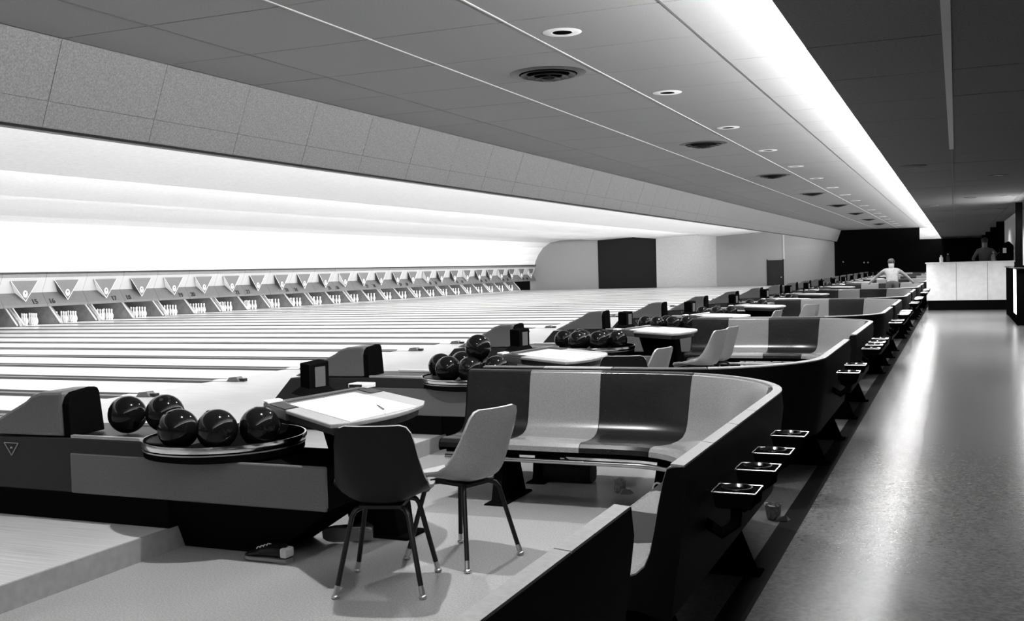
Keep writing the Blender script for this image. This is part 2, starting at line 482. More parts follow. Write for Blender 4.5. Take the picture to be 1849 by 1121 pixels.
# ------------------------------------------------------------------ masking, pin decks, pins
XMASK = -26.0
SIDE_LIT = {15, 17, 19, 20, 21, 26, 31, 34, 37, 39, 40}  # plaque sides painted as if lit; the other lanes' are painted shaded
def digits_mesh(txt):
    cu = bpy.data.curves.new('numeral', 'FONT')
    cu.body = txt
    cu.size = 0.24
    cu.align_x = 'CENTER'
    cu.extrude = 0.012
    to = bpy.data.objects.new('numeral_tmp', cu)
    COL.objects.link(to)
    dg = bpy.context.evaluated_depsgraph_get()
    me = bpy.data.meshes.new_from_object(to.evaluated_get(dg))
    bpy.data.objects.remove(to)
    me.materials.clear()
    me.materials.append(M_NUM)
    return me
def masking(n):
    yc = D0 + HP * (n - 4 + 0.5)
    r = empty('masking_panel', (XMASK, yc, 0))
    h = HP / 2 - 0.006
    MB().prism_y([(0.10, 1.52), (0.10, 1.63), (0.02, 1.63), (0.02, 1.52)], -h, h).build('fascia_band', M_MASK_BAND, r)
    MB().prism_y([(0.06, 1.63), (0.14, 1.63), (0.14, 1.685), (0.06, 1.685)], -h, h).build('top_trim', M_TRIM, r)
    MB().prism_y([(0.09, 1.52), (-0.12, 1.06), (-0.15, 1.06), (0.04, 1.52)], -h, h).build('upper_face', M_MASK_U, r)  # paler than the lower half: light on the fold put into the colour
    MB().prism_y([(-0.12, 1.06), (0.08, 0.70), (0.05, 0.70), (-0.15, 1.06)], -h, h).build('lower_face', M_MASK_L, r)  # darker than the upper half: shade on the fold put into the colour
    MB().box(0.05, 0.09, -h, h, 0.62, 0.70).build('bottom_rail', M_MASK_L, r)
    # triangular plaque standing proud of the folded face
    a, b, c = (-0.52, 1.425), (0.48, 1.425), (-0.02, 0.80)
    pl = MB().add([(0.10, *a), (0.10, *b), (0.10, *c), (0.08, *a), (0.08, *b), (0.08, *c)], [(0, 1, 2), (5, 4, 3), (0, 3, 4, 1), (1, 4, 5, 2), (2, 5, 3, 0)]).build('plaque', M_MASK_T, r)
    e = lambda p, q, w: MB().tube([(0.103, *p), (0.103, *q)], w, 5)
    e(a, c, 0.008).build('plaque_edge', M_WHITE, pl)
    e(b, c, 0.008).build('plaque_edge', M_WHITE, pl)
    m = ((a[0] + c[0]) / 2 - 0.02, 1.06)
    MB().add([(0.085, *a), (-0.11, a[0] + 0.29, 1.08), (0.085, *c)], [(0, 1, 2)]).add([(0.08, a[0] + .01, a[1]), (-0.115, a[0] + 0.30, 1.08), (0.08, c[0] + .01, c[1])], [(2, 1, 0)]).build('plaque_side', M_WHITE if n in SIDE_LIT else M_MASK_S, pl)
    n0 = MB().lathe([(1e-4, 0), (0.085, 0), (0.085, 0.012), (1e-4, 0.012)], (0, 0, 0), 16)
    n0.v = [(0.101 + z, -0.02 + x, 1.03 + 1.25 * y_) for x, y_, z in n0.v]
    em = n0.build('emblem', M_WHITE, pl)
    n1 = MB().add([(0.114, -0.070, 1.085), (0.114, 0.030, 1.085), (0.114, -0.02, 1.00), (0.118, -0.070, 1.085), (0.118, 0.030, 1.085), (0.118, -0.02, 1.00)], [(0, 1, 2), (5, 4, 3), (0, 3, 4, 1), (1, 4, 5, 2), (2, 5, 3, 0)])
    n1.build('emblem_mark', M_MASK_S, pl)
    nm = link('numeral', digits_mesh(str(n)), r)
    sy = 0.38 if n % 2 else -0.60
    nm.matrix_local = Matrix.Translation((0.085, sy, 0.715)) @ Matrix.Rotation(math.radians(-29), 4, 'Y') @ Matrix(((0, 0, 1, 0), (1, 0, 0, 0), (0, 1, 0, 0), (0, 0, 0, 1)))
    tag(r, 'pale folded masking panel numbered %d with grey triangle plaque above the pins' % n, 'masking panel', 'masking panels over the pin decks')
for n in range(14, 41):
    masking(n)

def make_kick(double):
    r = empty('kickback_partition')
    MB().prism_y([(-27.62, 0.90), (-27.62, 0.66), (-27.12, 0.16), (-27.05, 0.006), (-29.4, 0.006), (-29.4, 0.90)], -0.05, 0.05).build('panel', M_KICK, r)
    for s in ((-0.16, 0.10) if double else (-0.075,)):
        MB().tube([(-27.64, s, 0.72), (-27.36, s, 0.40), (-27.04, s, 0.03)], 0.028, 6).build('sloping_rail', M_KICKEDGE, r)
    return r
kk = {True: None, False: None}
for j in range(10, 38):
    dbl = j % 2 == 0
    yj = D0 + HP * j
    if yj > YFAR - 0.05:
        continue
    if kk[dbl] is None:
        kk[dbl] = make_kick(dbl)
        tag(kk[dbl], 'grey pin deck partition with two pale sloping rails' if dbl else 'grey pin deck partition with one pale sloping rail', 'partition', 'partitions with paired rails' if dbl else 'partitions with single rails')
        o = kk[dbl]
    else:
        o = copy_tree(kk[dbl])
    o.location = (0, yj, 0)
struct('wall_pit_curtain', MB().box(-29.6, -29.45, 18, YFAR, -0.2, 1.2), M_CURT, label='dark pit curtain behind the pins')
struct('ceiling_pin_deck', MB().box(-29.5, -26.2, 18, YFAR, 1.25, 1.35), M_CURT, label='dark cover over the pin decks')

pin_prof = [(1e-4, 0), (0.026, 0), (0.029, 0.01), (0.036, 0.04), (0.050, 0.08), (0.0595, 0.115), (0.058, 0.145), (0.048, 0.19), (0.034, 0.225), (0.0255, 0.255), (0.0245, 0.275), (0.028, 0.305), (0.0325, 0.335), (0.031, 0.36), (0.020, 0.378), (1e-4, 0.381)]
pm = MB().lathe(pin_prof, (0, 0, 0), 10)
pin_mesh = pm.mesh('bowling_pin', M_PIN, True)
SP = 0.3048
for n in range(15, 41):
    yc = D0 + HP * (n - 3.5)
    for row in range(4):
        for q in range(row + 1):
            o = link('bowling_pin', pin_mesh, loc=(-27.30 - row * SP * 0.866, yc + (q - row / 2) * SP, 0.0))
            tag(o, 'white bowling pin standing on the deck under masking number %d' % n, 'bowling pin', 'bowling pins set at the lane ends')

# ------------------------------------------------------------------ ball returns
def make_return():
    r = empty('ball_return', (0, 0, 0))
    y0, y1 = -0.15, 0.42
    bs = MB().prism_y([(-5.95, 0.002), (-5.70, 0.16), (-3.945, 0.17), (-3.945, 0.002)], y0 + 0.005, y1 - 0.02)
    bs.hexa([(-3.945, y0 + 0.13, FLOOR + 0.001), (-3.36, y0 + 0.13, FLOOR + 0.001), (-3.36, y1 - 0.06, FLOOR + 0.001), (-3.945, y1 - 0.06, FLOOR + 0.001)], [(-3.945, y0 + 0.005, 0.17), (-2.90, y0 + 0.005, 0.175), (-2.90, y1 - 0.02, 0.175), (-3.945, y1 - 0.02, 0.17)])
    bs.build('base', M_BLACK, r)
    MB().prism_y([(-5.70, 0.16), (-5.42, 0.455), (-4.66, 0.470), (-3.95, 0.466), (-3.92, 0.40), (-4.0, 0.16)], y0, y1).build('housing', M_DARK, r, bevel=0.006)
    body = MB()
    body.box(-4.625, -2.93, y0 - 0.006, y0 + 0.02, 0.158, 0.386)
    MB().box(-3.99, -2.935, y0 + 0.021, y1, 0.17, 0.372).build('tail', M_BLACK, r)
    body.build('side_panel', M_PANEL, r, bevel=0.008)
    # hood with the dark mouth facing the bowlers
    hp = [(-5.44, 0.44), (-4.955, 0.675), (-4.90, 0.710), (-4.83, 0.728), (-4.655, 0.734), (-4.655, 0.478), (-5.40, 0.452)]
    hp = [(-5.385, 0.470), (-4.955, 0.672), (-4.905, 0.708), (-4.83, 0.728), (-4.67, 0.734), (-4.67, 0.476)]
    hood = MB().prism_y(hp, y0 - 0.004, 0.135).build('hood', M_HOOD, r, bevel=0.02)
    mouth = [(y0 + 0.004, 0.478), (y0 - 0.002, 0.66), (y0 + 0.015, 0.70), (y0 + 0.05, 0.725), (0.045, 0.740), (0.068, 0.733), (0.082, 0.712), (0.112, 0.478)]
    n = len(mouth)
    MB().add([(-4.672, a, b) for a, b in mouth] + [(-4.625, a + 0.006 * (1 if a < 0 else 1), b) for a, b in mouth], [tuple(range(n)), tuple(range(2 * n - 1, n - 1, -1))] + [(i, i + n, (i + 1) % n + n, (i + 1) % n) for i in range(n)]).build('hood_mouth', M_BLACK, r, bevel=0.006)
    MB().box(-4.62, -4.12, y0 + 0.002, y0 + 0.03, 0.470, 0.486).build('track_rail', M_RAIL, r)
    MB().box(-4.62, -4.12, y1 - 0.06, y1 - 0.03, 0.470, 0.486).build('track_rail', M_WHITE, r)
    # round rack with a chrome band
    c = (-3.78, 0.15, 0)
    MB().lathe([(1e-4, 0.430), (0.30, 0.425), (0.390, 0.440), (0.408, 0.476), (0.418, 0.476), (0.418, 0.390), (0.36, 0.375), (1e-4, 0.372)], c, 40, sx=1.045, sy=1.045).build('rack_tray', M_BLACK, r, 45)
    MB().lathe([(0.419, 0.440), (0.428, 0.440), (0.431, 0.458), (0.428, 0.474), (0.419, 0.474)], c, 40, closed=True, sx=1.045, sy=1.045).build('chrome_band', M_CHROME, r, 60)
    MB().lathe([(0.419, 0.424), (0.424, 0.424), (0.424, 0.431), (0.419, 0.431)], c, 40, closed=True, sx=1.045, sy=1.045).build('chrome_line', M_STEEL, r, 60)
    # triangle badge on the side
    t = [(-5.13, 0.425), (-5.02, 0.425), (-5.075, 0.352)]
    bd = MB()
    for i in range(3):
        p, q = t[i], t[(i + 1) % 3]
        bd.tube([(p[0], y0 - 0.004, p[1]), (q[0], y0 - 0.004, q[1])], 0.0028, 4)
    bd.box(-5.083, -5.067, y0 - 0.006, y0 - 0.001, 0.392, 0.402)
    bd.build('badge', M_RAIL, r)
    return r
ret0 = tag(make_return(), 'grey ball return with sloping hood and round chrome-banded rack', 'ball return', 'ball returns along the approach')
NRET = 19
for k in range(NRET):
    o = ret0 if k == 0 else copy_tree(ret0)
    o.location = (0, D0 + PAIR * k, 0)
    if k == 0:
        ret_first = o
    elif k == 1:
        tag(o, 'grey ball return whose piled balls have one perched on top')
    elif k == 2:
        tag(o, 'grey ball return whose rack is crowded with a single layer of balls')
    else:
        tag(o, 'grey hooded ball return far down the approach beyond the crowded rack')
tag(ret_first, 'grey ball return with triangle badge and five balls, beside the dark-backed chair')

# bowling balls
BR = 0.1085
bb = MB().sphere((0, 0, 0), BR, 32, 20)
ball_mesh = bb.mesh('bowling_ball', M_BALL, True)
hole = MB()
for a, b_ in ((0.012, 0.035), (-0.014, 0.033), (0.0, -0.005)):
    zz = math.sqrt(BR * BR - a * a - b_ * b_)
    hole.lathe([(1e-4, zz + 0.0006), (0.011, zz + 0.0004), (0.0125, zz - 0.002)], (a, b_, 0), 10)
hole_mesh = hole.mesh('finger_hole', mat('hole_black', 0.001, 0.9), True)
def ball(x, y, z, label, group='bowling balls in the racks', holes=True):
    o = link('bowling_ball', ball_mesh, loc=(x, y, z))
    o.rotation_euler = (random.uniform(-1.2, 1.2), random.uniform(-1.2, 1.2), random.uniform(0, 6))
    if holes:
        link('finger_hole', hole_mesh, o)
    tag(o, label, 'bowling ball', group)
ZB = 0.545
BL = 'glossy black bowling ball lying among others on a ball return'
for x, y, z in ((-4.40, 4.665, 0.581), (-4.175, 4.72, 0.587), (-3.833, 4.43, 0.552), (-3.605, 4.463, 0.552), (-3.452, 4.625, 0.548)):
    ball(x, y, z, 'glossy black bowling ball on the ball return beside the dark-backed chair', 'balls beside the dark-backed chair')
U2 = [(-4.10, 8.06), (-3.90, 7.80), (-3.68, 7.76), (-3.49, 7.87), (-4.00, 8.28), (-3.72, 8.02)]
for x, y in U2:
    ball(x, y, ZB, 'glossy black bowling ball in the rack pile topped by a perched ball', 'balls in the topped pile')
ball(-3.655, 7.875, ZB + 0.175, 'black bowling ball perched on top of the other balls in its rack', None)
PAT = [[(-0.36, -0.06), (-0.12, -0.27), (0.12, -0.27), (0.30, -0.12), (-0.14, -0.03), (0.08, 0.03), (-0.25, 0.2)],
       [(-0.30, -0.12), (-0.09, -0.27), (0.13, -0.26), (0.31, -0.13), (-0.02, 0.0)],
       [(-0.2, -0.22), (0.05, -0.27), (0.27, -0.12), (0.0, 0.0)],
       [(-0.28, -0.15), (0.24, -0.16), (0.02, -0.26), (-0.02, 0.02)],
       [(0.05, -0.25), (0.28, -0.12)], [], [(0.1, -0.22), (-0.15, -0.2)], [(-0.1, -0.25)]]
for k in range(2, 12):
    for dx, dy in PAT[(k - 2) % len(PAT)]:
        ball(-3.78 + dx, D0 + PAIR * k + 0.15 + dy, ZB, BL, holes=k < 4)

# ------------------------------------------------------------------ scoring tables
def make_table():
    r = empty('scoring_table', (0, 0, 0))
    zt = 0.64
    L, F, R_, B = [(x, y - D0) for x, y in ((-3.617, 4.886), (-2.736, 4.226), (-2.706, 5.138), (-3.485, 5.749))]
    def mix(p, q, t): return (p[0] + (q[0] - p[0]) * t, p[1] + (q[1] - p[1]) * t)
    front = []
    for i in range(11):
        t = i / 10
        p = mix(F, R_, t)
        bow = 0.10 * 4 * t * (1 - t)
        front.append((p[0] + bow * 0.95, p[1] - 0.02 * 4 * t * (1 - t)))
    # top slab
    s0 = mix(L, F, 0.36)
    s1 = mix(B, R_, 0.36)
    MB().prism_z([s0] + [mix(L, F, 0.97)] + front[1:-1] + [mix(B, R_, 0.97), s1], zt - 0.022, zt).build('table_top', M_TABLE, r, bevel=0.006)
    MB().prism_z([mix(s0, s1, 0.03), mix(mix(L, F, 0.94), mix(B, R_, 0.94), 0.05), *[(p[0] - 0.04, p[1]) for p in front[1:-1]], mix(mix(L, F, 0.94), mix(B, R_, 0.94), 0.95), mix(s0, s1, 0.97)], zt - 0.065, zt - 0.023).build('apron', M_DARK, r)
    MB().prism_z([L, s0, s1, B], zt - 0.060, zt - 0.001).build('console', M_PANEL, r, bevel=0.006)
    MB().prism_z([mix(mix(L, B, 0.0), mix(s0, s1, 0.0), 0.3), s0, mix(s0, s1, 0.12), mix(mix(L, B, 0.12), mix(s0, s1, 0.12), 0.3)], zt, zt + 0.004).build('dark_inset', M_DARK, r)
    MB().prism_z([mix(mix(L, B, 0.86), mix(s0, s1, 0.86), 0.15), mix(s0, s1, 0.86), mix(s0, s1, 0.985), mix(mix(L, B, 0.985), mix(s0, s1, 0.985), 0.15)], zt, zt + 0.004).build('dark_inset', M_DARK, r)
    MB().prism_z([mix(L, s0, 0.02), mix(L, s0, 0.22), mix(mix(L, s0, 0.22), mix(B, s1, 0.22), 0.14), mix(mix(L, s0, 0.02), mix(B, s1, 0.02), 0.14)], zt, zt + 0.014).build('end_tray', M_WHITE, r, bevel=0.004)
    # raised metal frame along the projector side
    for t_ in (0.30, 0.38):
        p, q = mix(mix(L, s0, t_), mix(B, s1, t_), 0.14), mix(mix(L, s0, t_), mix(B, s1, t_), 0.97)
        MB().tube([(p[0], p[1], zt + 0.008), (q[0], q[1], zt + 0.008)], 0.007, 6).build('frame_rod', M_STEEL, r)
    # pedestal
    MB().hexa([(-3.16, 0.46, FLOOR), (-2.86, 0.46, FLOOR), (-2.86, 0.64, FLOOR), (-3.16, 0.64, FLOOR)], [(-3.36, 0.43, zt - 0.06), (-2.92, 0.34, zt - 0.06), (-2.92, 0.60, zt - 0.06), (-3.36, 0.66, zt - 0.06)]).build('pedestal', M_BLACK, r, bevel=0.01)
    MB().box(-3.24, -2.80, 0.44, 0.68, FLOOR, FLOOR + 0.015).build('foot_plate', M_BLACK, r, bevel=0.004)
    # projector box with viewing window
    ax, ay = Vector((0.15, 0.99)).normalized(), Vector((-0.80, 0.60)).normalized()
    o0 = Vector((-3.565, 5.30 - D0))
    def P(u, v, z): w = o0 + ax * u + ay * v; return (w.x, w.y, z)
    zb = zt + 0.004
    pj = MB().hexa([P(-0.02, 0, zb), P(0.155, 0, zb), P(0.155, 0.17, zb), P(-0.02, 0.17, zb)], [P(-0.02, 0, zb + 0.175), P(0.155, 0, zb + 0.185), P(0.155, 0.17, zb + 0.185), P(-0.02, 0.17, zb + 0.175)]).build('projector_box', M_BLACK, r, bevel=0.006)
    MB().hexa([P(0.03, -0.004, zb + 0.035), P(0.12, -0.004, zb + 0.035), P(0.12, 0.0, zb + 0.035), P(0.03, 0.0, zb + 0.035)], [P(0.03, -0.004, zb + 0.155), P(0.12, -0.004, zb + 0.155), P(0.12, 0.0, zb + 0.155), P(0.03, 0.0, zb + 0.155)]).build('viewing_window', mat('window_grey', 0.10, 0.3), pj)
    MB().hexa([P(-0.10, -0.02, zt), P(0.20, -0.02, zt), P(0.20, 0.18, zt), P(-0.10, 0.18, zt)], [P(-0.02, 0.0, zb + 0.03), P(0.16, 0.0, zb + 0.03), P(0.16, 0.17, zb + 0.03), P(-0.02, 0.17, zb + 0.03)]).build('projector_base', M_BLACK, pj)
    return r
tab0 = tag(make_table(), 'pale scoring table with bowed front edge and black projector box', 'table', 'scoring tables beside the ball returns')
sheet_pts = [(-3.411, 4.848), (-3.342, 5.415), (-2.647, 4.905), (-2.699, 4.331)]
def mixp(p, q, t): return (p[0] + (q[0] - p[0]) * t, p[1] + (q[1] - p[1]) * t)
a_, b_, c_, d_ = [(x, y - D0) for x, y in sheet_pts]
sh = [MB().prism_z([a_, mixp(a_, b_, 0.49), mixp(d_, c_, 0.49), d_], 0.6405, 0.643).mesh('score_sheet', M_PAPER),
      MB().prism_z([mixp(a_, b_, 0.51), b_, c_, mixp(d_, c_, 0.51)], 0.6405, 0.643).mesh('score_sheet', M_PAPER)]
NTAB = 18
for k in range(NTAB):
    o = tab0 if k == 0 else copy_tree(tab0)
    o.location = (0, D0 + PAIR * k, 0)
    if k == 1:
        tag(o, 'pale scoring table with projector box just beyond the first curved bench back')
    elif k > 1:
        tag(o, 'pale scoring table with projector box far down the seating')
    for m_ in (sh if k < 6 else sh[:1]):
        s = link('score_sheet', m_, loc=(0, D0 + PAIR * k, 0))
        if k == 0:
            tag(s, 'blank white score sheet on the table between the two chairs and five balls' if m_ is sh[0] else 'blank white score sheet with a pencil lying across its edge', 'paper', 'score sheets on the scoring tables')
        else:
            tag(s, 'blank white score sheet lying on a scoring table farther along', 'paper', 'score sheets on the scoring tables')
tag(tab0, 'pale scoring table with projector box, pencil and small white box on it')
# pencil and small box on the first table
tag(MB().tube([(-2.86, 4.86, 0.650), (-2.74, 4.72, 0.650)], 0.004, 6).build('pencil', M_DARK), 'thin dark pencil lying across the score sheets', 'pencil')
pb = MB().box(-3.50, -3.36, 5.60, 5.70, 0.645, 0.672).build('small_box', M_WHITE, bevel=0.004)
tag(pb, 'small white box by the projector on the scoring table', 'box')
MB().box(-3.49, -3.40, 5.594, 5.60, 0.648, 0.668).build('dark_label', M_DARK, pb)

# ------------------------------------------------------------------ curved benches
class Path:
    def __init__(self, x0, ys, rad, xs, yend, sgn):
        # from (x0, ys) along +X, quarter arc, then along sgn*Y at x = xs up to yend
        self.x0, self.ys, self.r, self.xs, self.ye, self.s = x0, ys, rad, xs, yend, sgn
        self.l1 = (xs - rad) - x0
        self.l2 = rad * math.pi / 2
        self.l3 = abs(yend - (ys + sgn * rad))
        self.total = self.l1 + self.l2 + self.l3
    def at(self, s):
        if s <= self.l1:
            p, t = Vector((self.x0 + s, self.ys)), Vector((1, 0))
        elif s <= self.l1 + self.l2:
            a = (s - self.l1) / self.r
            c = Vector((self.xs - self.r, self.ys + self.s * self.r))
            p = c + Vector((math.sin(a), -self.s * math.cos(a))) * self.r
            t = Vector((math.cos(a), self.s * math.sin(a)))
        else:
            q = s - self.l1 - self.l2
            p, t = Vector((self.xs, self.ys + self.s * (self.r + q))), Vector((0, self.s))
        n = Vector((t.y, -t.x)) * (-self.s)          # towards the seat front
        return p, t, n
    def samples(self, s0, s1):
        out = [s0]
        k = 0
        while True:
            k += 1
            s = self.l1 + self.l2 * k / 14 if k <= 14 else None
            if s is None: break
            if s0 + 0.01 < s < s1 - 0.01: out.append(s)
        if s0 + 0.01 < self.l1 < s1 - 0.01: out.append(self.l1)
        out.append(s1)
        return sorted(set(out))
def sweep(path, s0, s1, loop):
    mb = MB()
    ss = path.samples(s0, s1)
    k = len(loop)
    vs = []
    for s in ss:
        p, t, n = path.at(s)
        for d, z in loop:
            vs.append((p.x + n.x * d, p.y + n.y * d, z))
    fs = []
    for i in range(len(ss) - 1):
        for q in range(k):
            q2 = (q + 1) % k
            fs.append((i * k + q, i * k + q2, (i + 1) * k + q2, (i + 1) * k + q))
    fs.append(tuple(range(k)))
    fs.append(tuple(range((len(ss) - 1) * k + k - 1, (len(ss) - 1) * k - 1, -1)))
    return mb.add(vs, fs)
INNER = [(0.004, 0.680), (0.016, 0.674), (0.030, 0.63), (0.047, 0.55), (0.064, 0.46), (0.080, 0.385), (0.100, 0.338), (0.132, 0.308), (0.18, 0.292), (0.26, 0.284), (0.36, 0.288), (0.43, 0.294), (0.462, 0.288), (0.480, 0.268), (0.484, 0.238)]
def offset(pr, t):
    out = []
    for i, p in enumerate(pr):
        a, b = pr[max(i - 1, 0)], pr[min(i + 1, len(pr) - 1)]
        dx, dz = b[0] - a[0], b[1] - a[1]
        l = math.hypot(dx, dz)
        out.append((p[0] + dz / l * t, p[1] - dx / l * t))
    return out
OUTER = offset(INNER, 0.016)
OUTER[0] = (-0.018, 0.680)
OUTER[-1] = (0.470, 0.238)
SHELL = INNER + OUTER[::-1]
BACKP = [(-0.020, 0.676), (-0.042, 0.676), (-0.050, 0.60), (-0.020, 0.36), (0.010, 0.16), (0.034, 0.16), (0.020, 0.34), (0.000, 0.50)]
RAILP = [(0.002, 0.6815), (-0.044, 0.6785), (-0.044, 0.686), (0.002, 0.690)]

def make_bench(path, bounds, dark_first, legs, trays):
    r = empty('curved_bench', (0, 0, 0))
    for i in range(len(bounds) - 1):
        dark = (i % 2 == 0) == dark_first
        sweep(path, bounds[i] + 0.002, bounds[i + 1] - 0.002, SHELL).build('seat_shell', M_SHELL_D if dark else M_SHELL_L, r, 30)
        sweep(path, bounds[i] + 0.004, bounds[i + 1] - 0.004, RAILP).build('top_rail', M_RAIL_D if i < 3 and dark else M_RAIL, r)
    sweep(path, 0.0, path.total, BACKP).build('back_panel', M_BACK, r, 40)
    ENDP = [(d - 0.004, z - 0.003) for d, z in INNER] + [(0.47, 0.215), (0.12, 0.18), (0.008, 0.15), (-0.050, 0.60), (-0.043, 0.682)]
    for e0 in (-0.010, path.total):
        sweep(path, e0, e0 + 0.010, ENDP).build('end_panel', M_BACK, r)
    sweep(path, 0.02, path.total - 0.02, [(0.10, 0.265), (0.10, 0.20), (0.43, 0.20), (0.43, 0.265), (0.2, 0.262)]).build('seat_frame', M_BLACK, r)
    ss = path.samples(0.02, path.total - 0.04)
    pts = []
    for s in ss:
        p, t, n = path.at(s)
        pts.append((p.x + n.x * 0.445, p.y + n.y * 0.445, 0.172))
    MB().tube(pts, 0.016, 8).build('support_tube', M_STEEL, r, 60)
    for s in legs:
        p, t, n = path.at(s)
        def Q(d, w, z): return (p.x + n.x * d + t.x * w, p.y + n.y * d + t.y * w, z)
        MB().hexa([Q(0.00, -0.03, FLOOR), Q(0.44, -0.03, FLOOR), Q(0.44, 0.03, FLOOR), Q(0.00, 0.03, FLOOR)], [Q(0.13, -0.03, 0.20), Q(0.34, -0.03, 0.20), Q(0.34, 0.03, 0.20), Q(0.13, 0.03, 0.20)]).build('leg', M_BLACK, r)
        MB().hexa([Q(-0.02, -0.07, FLOOR), Q(0.47, -0.07, FLOOR), Q(0.47, 0.07, FLOOR), Q(-0.02, 0.07, FLOOR)], [Q(-0.02, -0.06, FLOOR + 0.012), Q(0.47, -0.06, FLOOR + 0.012), Q(0.47, 0.06, FLOOR + 0.012), Q(-0.02, 0.06, FLOOR + 0.012)]).build('foot_plate', M_BLACK, r)
    for s in trays:
        p, t, n = path.at(s)
        def Q(d, w, z): return (p.x - n.x * d + t.x * w, p.y - n.y * d + t.y * w, z)
        zt = 0.525
        tr = MB().hexa([Q(0.07, -0.062, zt - 0.06), Q(0.20, -0.062, zt - 0.06), Q(0.20, 0.062, zt - 0.06), Q(0.07, 0.062, zt - 0.06)], [Q(0.06, -0.075, zt), Q(0.215, -0.075, zt), Q(0.215, 0.075, zt), Q(0.06, 0.075, zt)]).build('ashtray', M_BLACK, r, bevel=0.008)
        rim = MB()
        c4 = [Q(0.058, -0.077, zt + 0.003), Q(0.217, -0.077, zt + 0.003), Q(0.217, 0.077, zt + 0.003), Q(0.058, 0.077, zt + 0.003)]
        for i in range(4):
            rim.tube([c4[i], c4[(i + 1) % 4]], 0.0032, 6)
        rim.build('chrome_rim', M_CHROME, tr)
        cc = Q(0.137, 0, zt)
        MB().lathe([(0.046, 0.001), (0.052, 0.012), (0.058, 0.012), (0.056, 0.001)], cc, 18, closed=True).build('chrome_bowl', M_CHROME, tr, 50)
        br = [Q(0.01, 0, 0.40), Q(0.08, 0, 0.36), Q(0.13, 0, 0.40), Q(0.135, 0, 0.47)]
        MB().tube(br, 0.022, 8).build('bracket', M_BLACK, tr)
    return r
XB, RB = -0.885, 0.95
pf = Path(-3.05, 6.43, RB, XB, 3.41, -1)
def s_of_y(path, yv): return path.l1 + path.l2 + abs(yv - (path.ys + path.s * path.r))
bf = [0.0, 0.45, 0.94, 1.56, 2.41, s_of_y(pf, 4.782), s_of_y(pf, 4.36), s_of_y(pf, 3.88), pf.total]
bench_f = make_bench(pf, bf, True, [0.36, 1.55, s_of_y(pf, 5.0), s_of_y(pf, 3.7)], [s_of_y(pf, 3.83), s_of_y(pf, 4.27), s_of_y(pf, 4.66), s_of_y(pf, 5.15)])
tag(bench_f, 'curved bench of alternating dark and pale shells, its return with four chrome ashtrays', 'bench', 'curved benches with four ashtrays')
pn = Path(-3.05, 6.68, RB, XB, 9.35, 1)
bn = [0.0, 0.45, 0.94, 1.56, 2.41, s_of_y(pn, 8.30), s_of_y(pn, 8.86), pn.total]
bench_n = make_bench(pn, bn, True, [0.36, 1.55, s_of_y(pn, 7.9), s_of_y(pn, 9.05)], [s_of_y(pn, 8.15), s_of_y(pn, 8.75)])
tag(bench_n, 'curved shell bench with black back, shorter return with two chrome ashtrays', 'bench', 'curved benches with two ashtrays')
for k in range(9):
    o = bench_f if k == 0 else copy_tree(bench_f)
    o.location = (0, 2 * PAIR * k, 0)
    if k > 0:
        tag(o, 'curved bench of dark and pale shells with ashtrays farther down the seating')
tag(bench_f, 'curved bench of dark and pale shells behind the light grey chair, crushed cup beneath')
for k in range(-1, 8):
    o = bench_n if k == -1 else copy_tree(bench_n)
    o.location = (0, 2 * PAIR * k, 0)
    if k == 0:
        tag(o, 'black-backed curved bench back to back with the one behind the light chair')
    elif k > 0:
        tag(o, 'black-backed curved shell bench farther down, backing onto another bench')
tag(bench_n, 'black-backed bench end with grey top rail beside the dark-backed chair')

# ------------------------------------------------------------------ shell chairs
def shell_mesh(m_in, m_out):
    # profile from front lip to top of back: (y, z, half width, side lift)
    pr = [(0.215, 0.405, 0.165, 0.0), (0.225, 0.425, 0.185, 0.004), (0.205, 0.440, 0.200, 0.010), (0.14, 0.440, 0.213, 0.020), (0.06, 0.430, 0.218, 0.032), (-0.04, 0.420, 0.220, 0.060), (-0.115, 0.420, 0.222, 0.090),
          (-0.165, 0.440, 0.220, 0.105), (-0.195, 0.485, 0.215, 0.098), (-0.213, 0.55, 0.206, 0.076), (-0.229, 0.63, 0.194, 0.050), (-0.243, 0.70, 0.186, 0.034), (-0.252, 0.755, 0.174, 0.022), (-0.257, 0.785, 0.155, 0.014), (-0.259, 0.795, 0.125, 0.010)]
    nu = 12
    mb = MB()
    th = 0.007
    grid = []
    for i, (y, z, w, lift) in enumerate(pr):
        a, b = pr[max(i - 1, 0)], pr[min(i + 1, len(pr) - 1)]
        ty, tz = b[0] - a[0], b[1] - a[1]
        l = math.hypot(ty, tz)
        ny, nz = tz / l, -ty / l           # towards the sitter
        if i < 2: ny, nz = 0.3, 0.95
        row = []
        for q in range(nu + 1):
            u = q / nu * 2 - 1
            f = abs(u) ** 2.6
            row.append(((w * u), y + ny * lift * f, z + nz * lift * f, ny, nz))
        grid.append(row)
    n, m = len(grid), nu + 1
    ins = [(x, y + ny * th, z + nz * th) for row in grid for x, y, z, ny, nz in row]
    outs = [(x, y - ny * th, z - nz * th) for row in grid for x, y, z, ny, nz in row]
    fi = [(i * m + q, i * m + q + 1, (i + 1) * m + q + 1, (i + 1) * m + q) for i in range(n - 1) for q in range(m - 1)]
    mb.add(ins + outs, [], 0)
    mb.f += fi
    mb.mi += [0] * len(fi)
    k = n * m
    fo = [tuple(k + v for v in reversed(f)) for f in fi]
    mb.f += fo
    mb.mi += [1] * len(fo)
    ring = [q for q in range(m)] + [i * m + m - 1 for i in range(1, n)] + [(n - 1) * m + q for q in range(m - 2, -1, -1)] + [i * m for i in range(n - 2, 0, -1)]
    for i in range(len(ring)):
        a, b = ring[i], ring[(i + 1) % len(ring)]
        mb.f.append((a, b, b + k, a + k))
        mb.mi.append(0)
    me = mb.mesh('seat_shell', [m_in, m_out], 60)
    return me
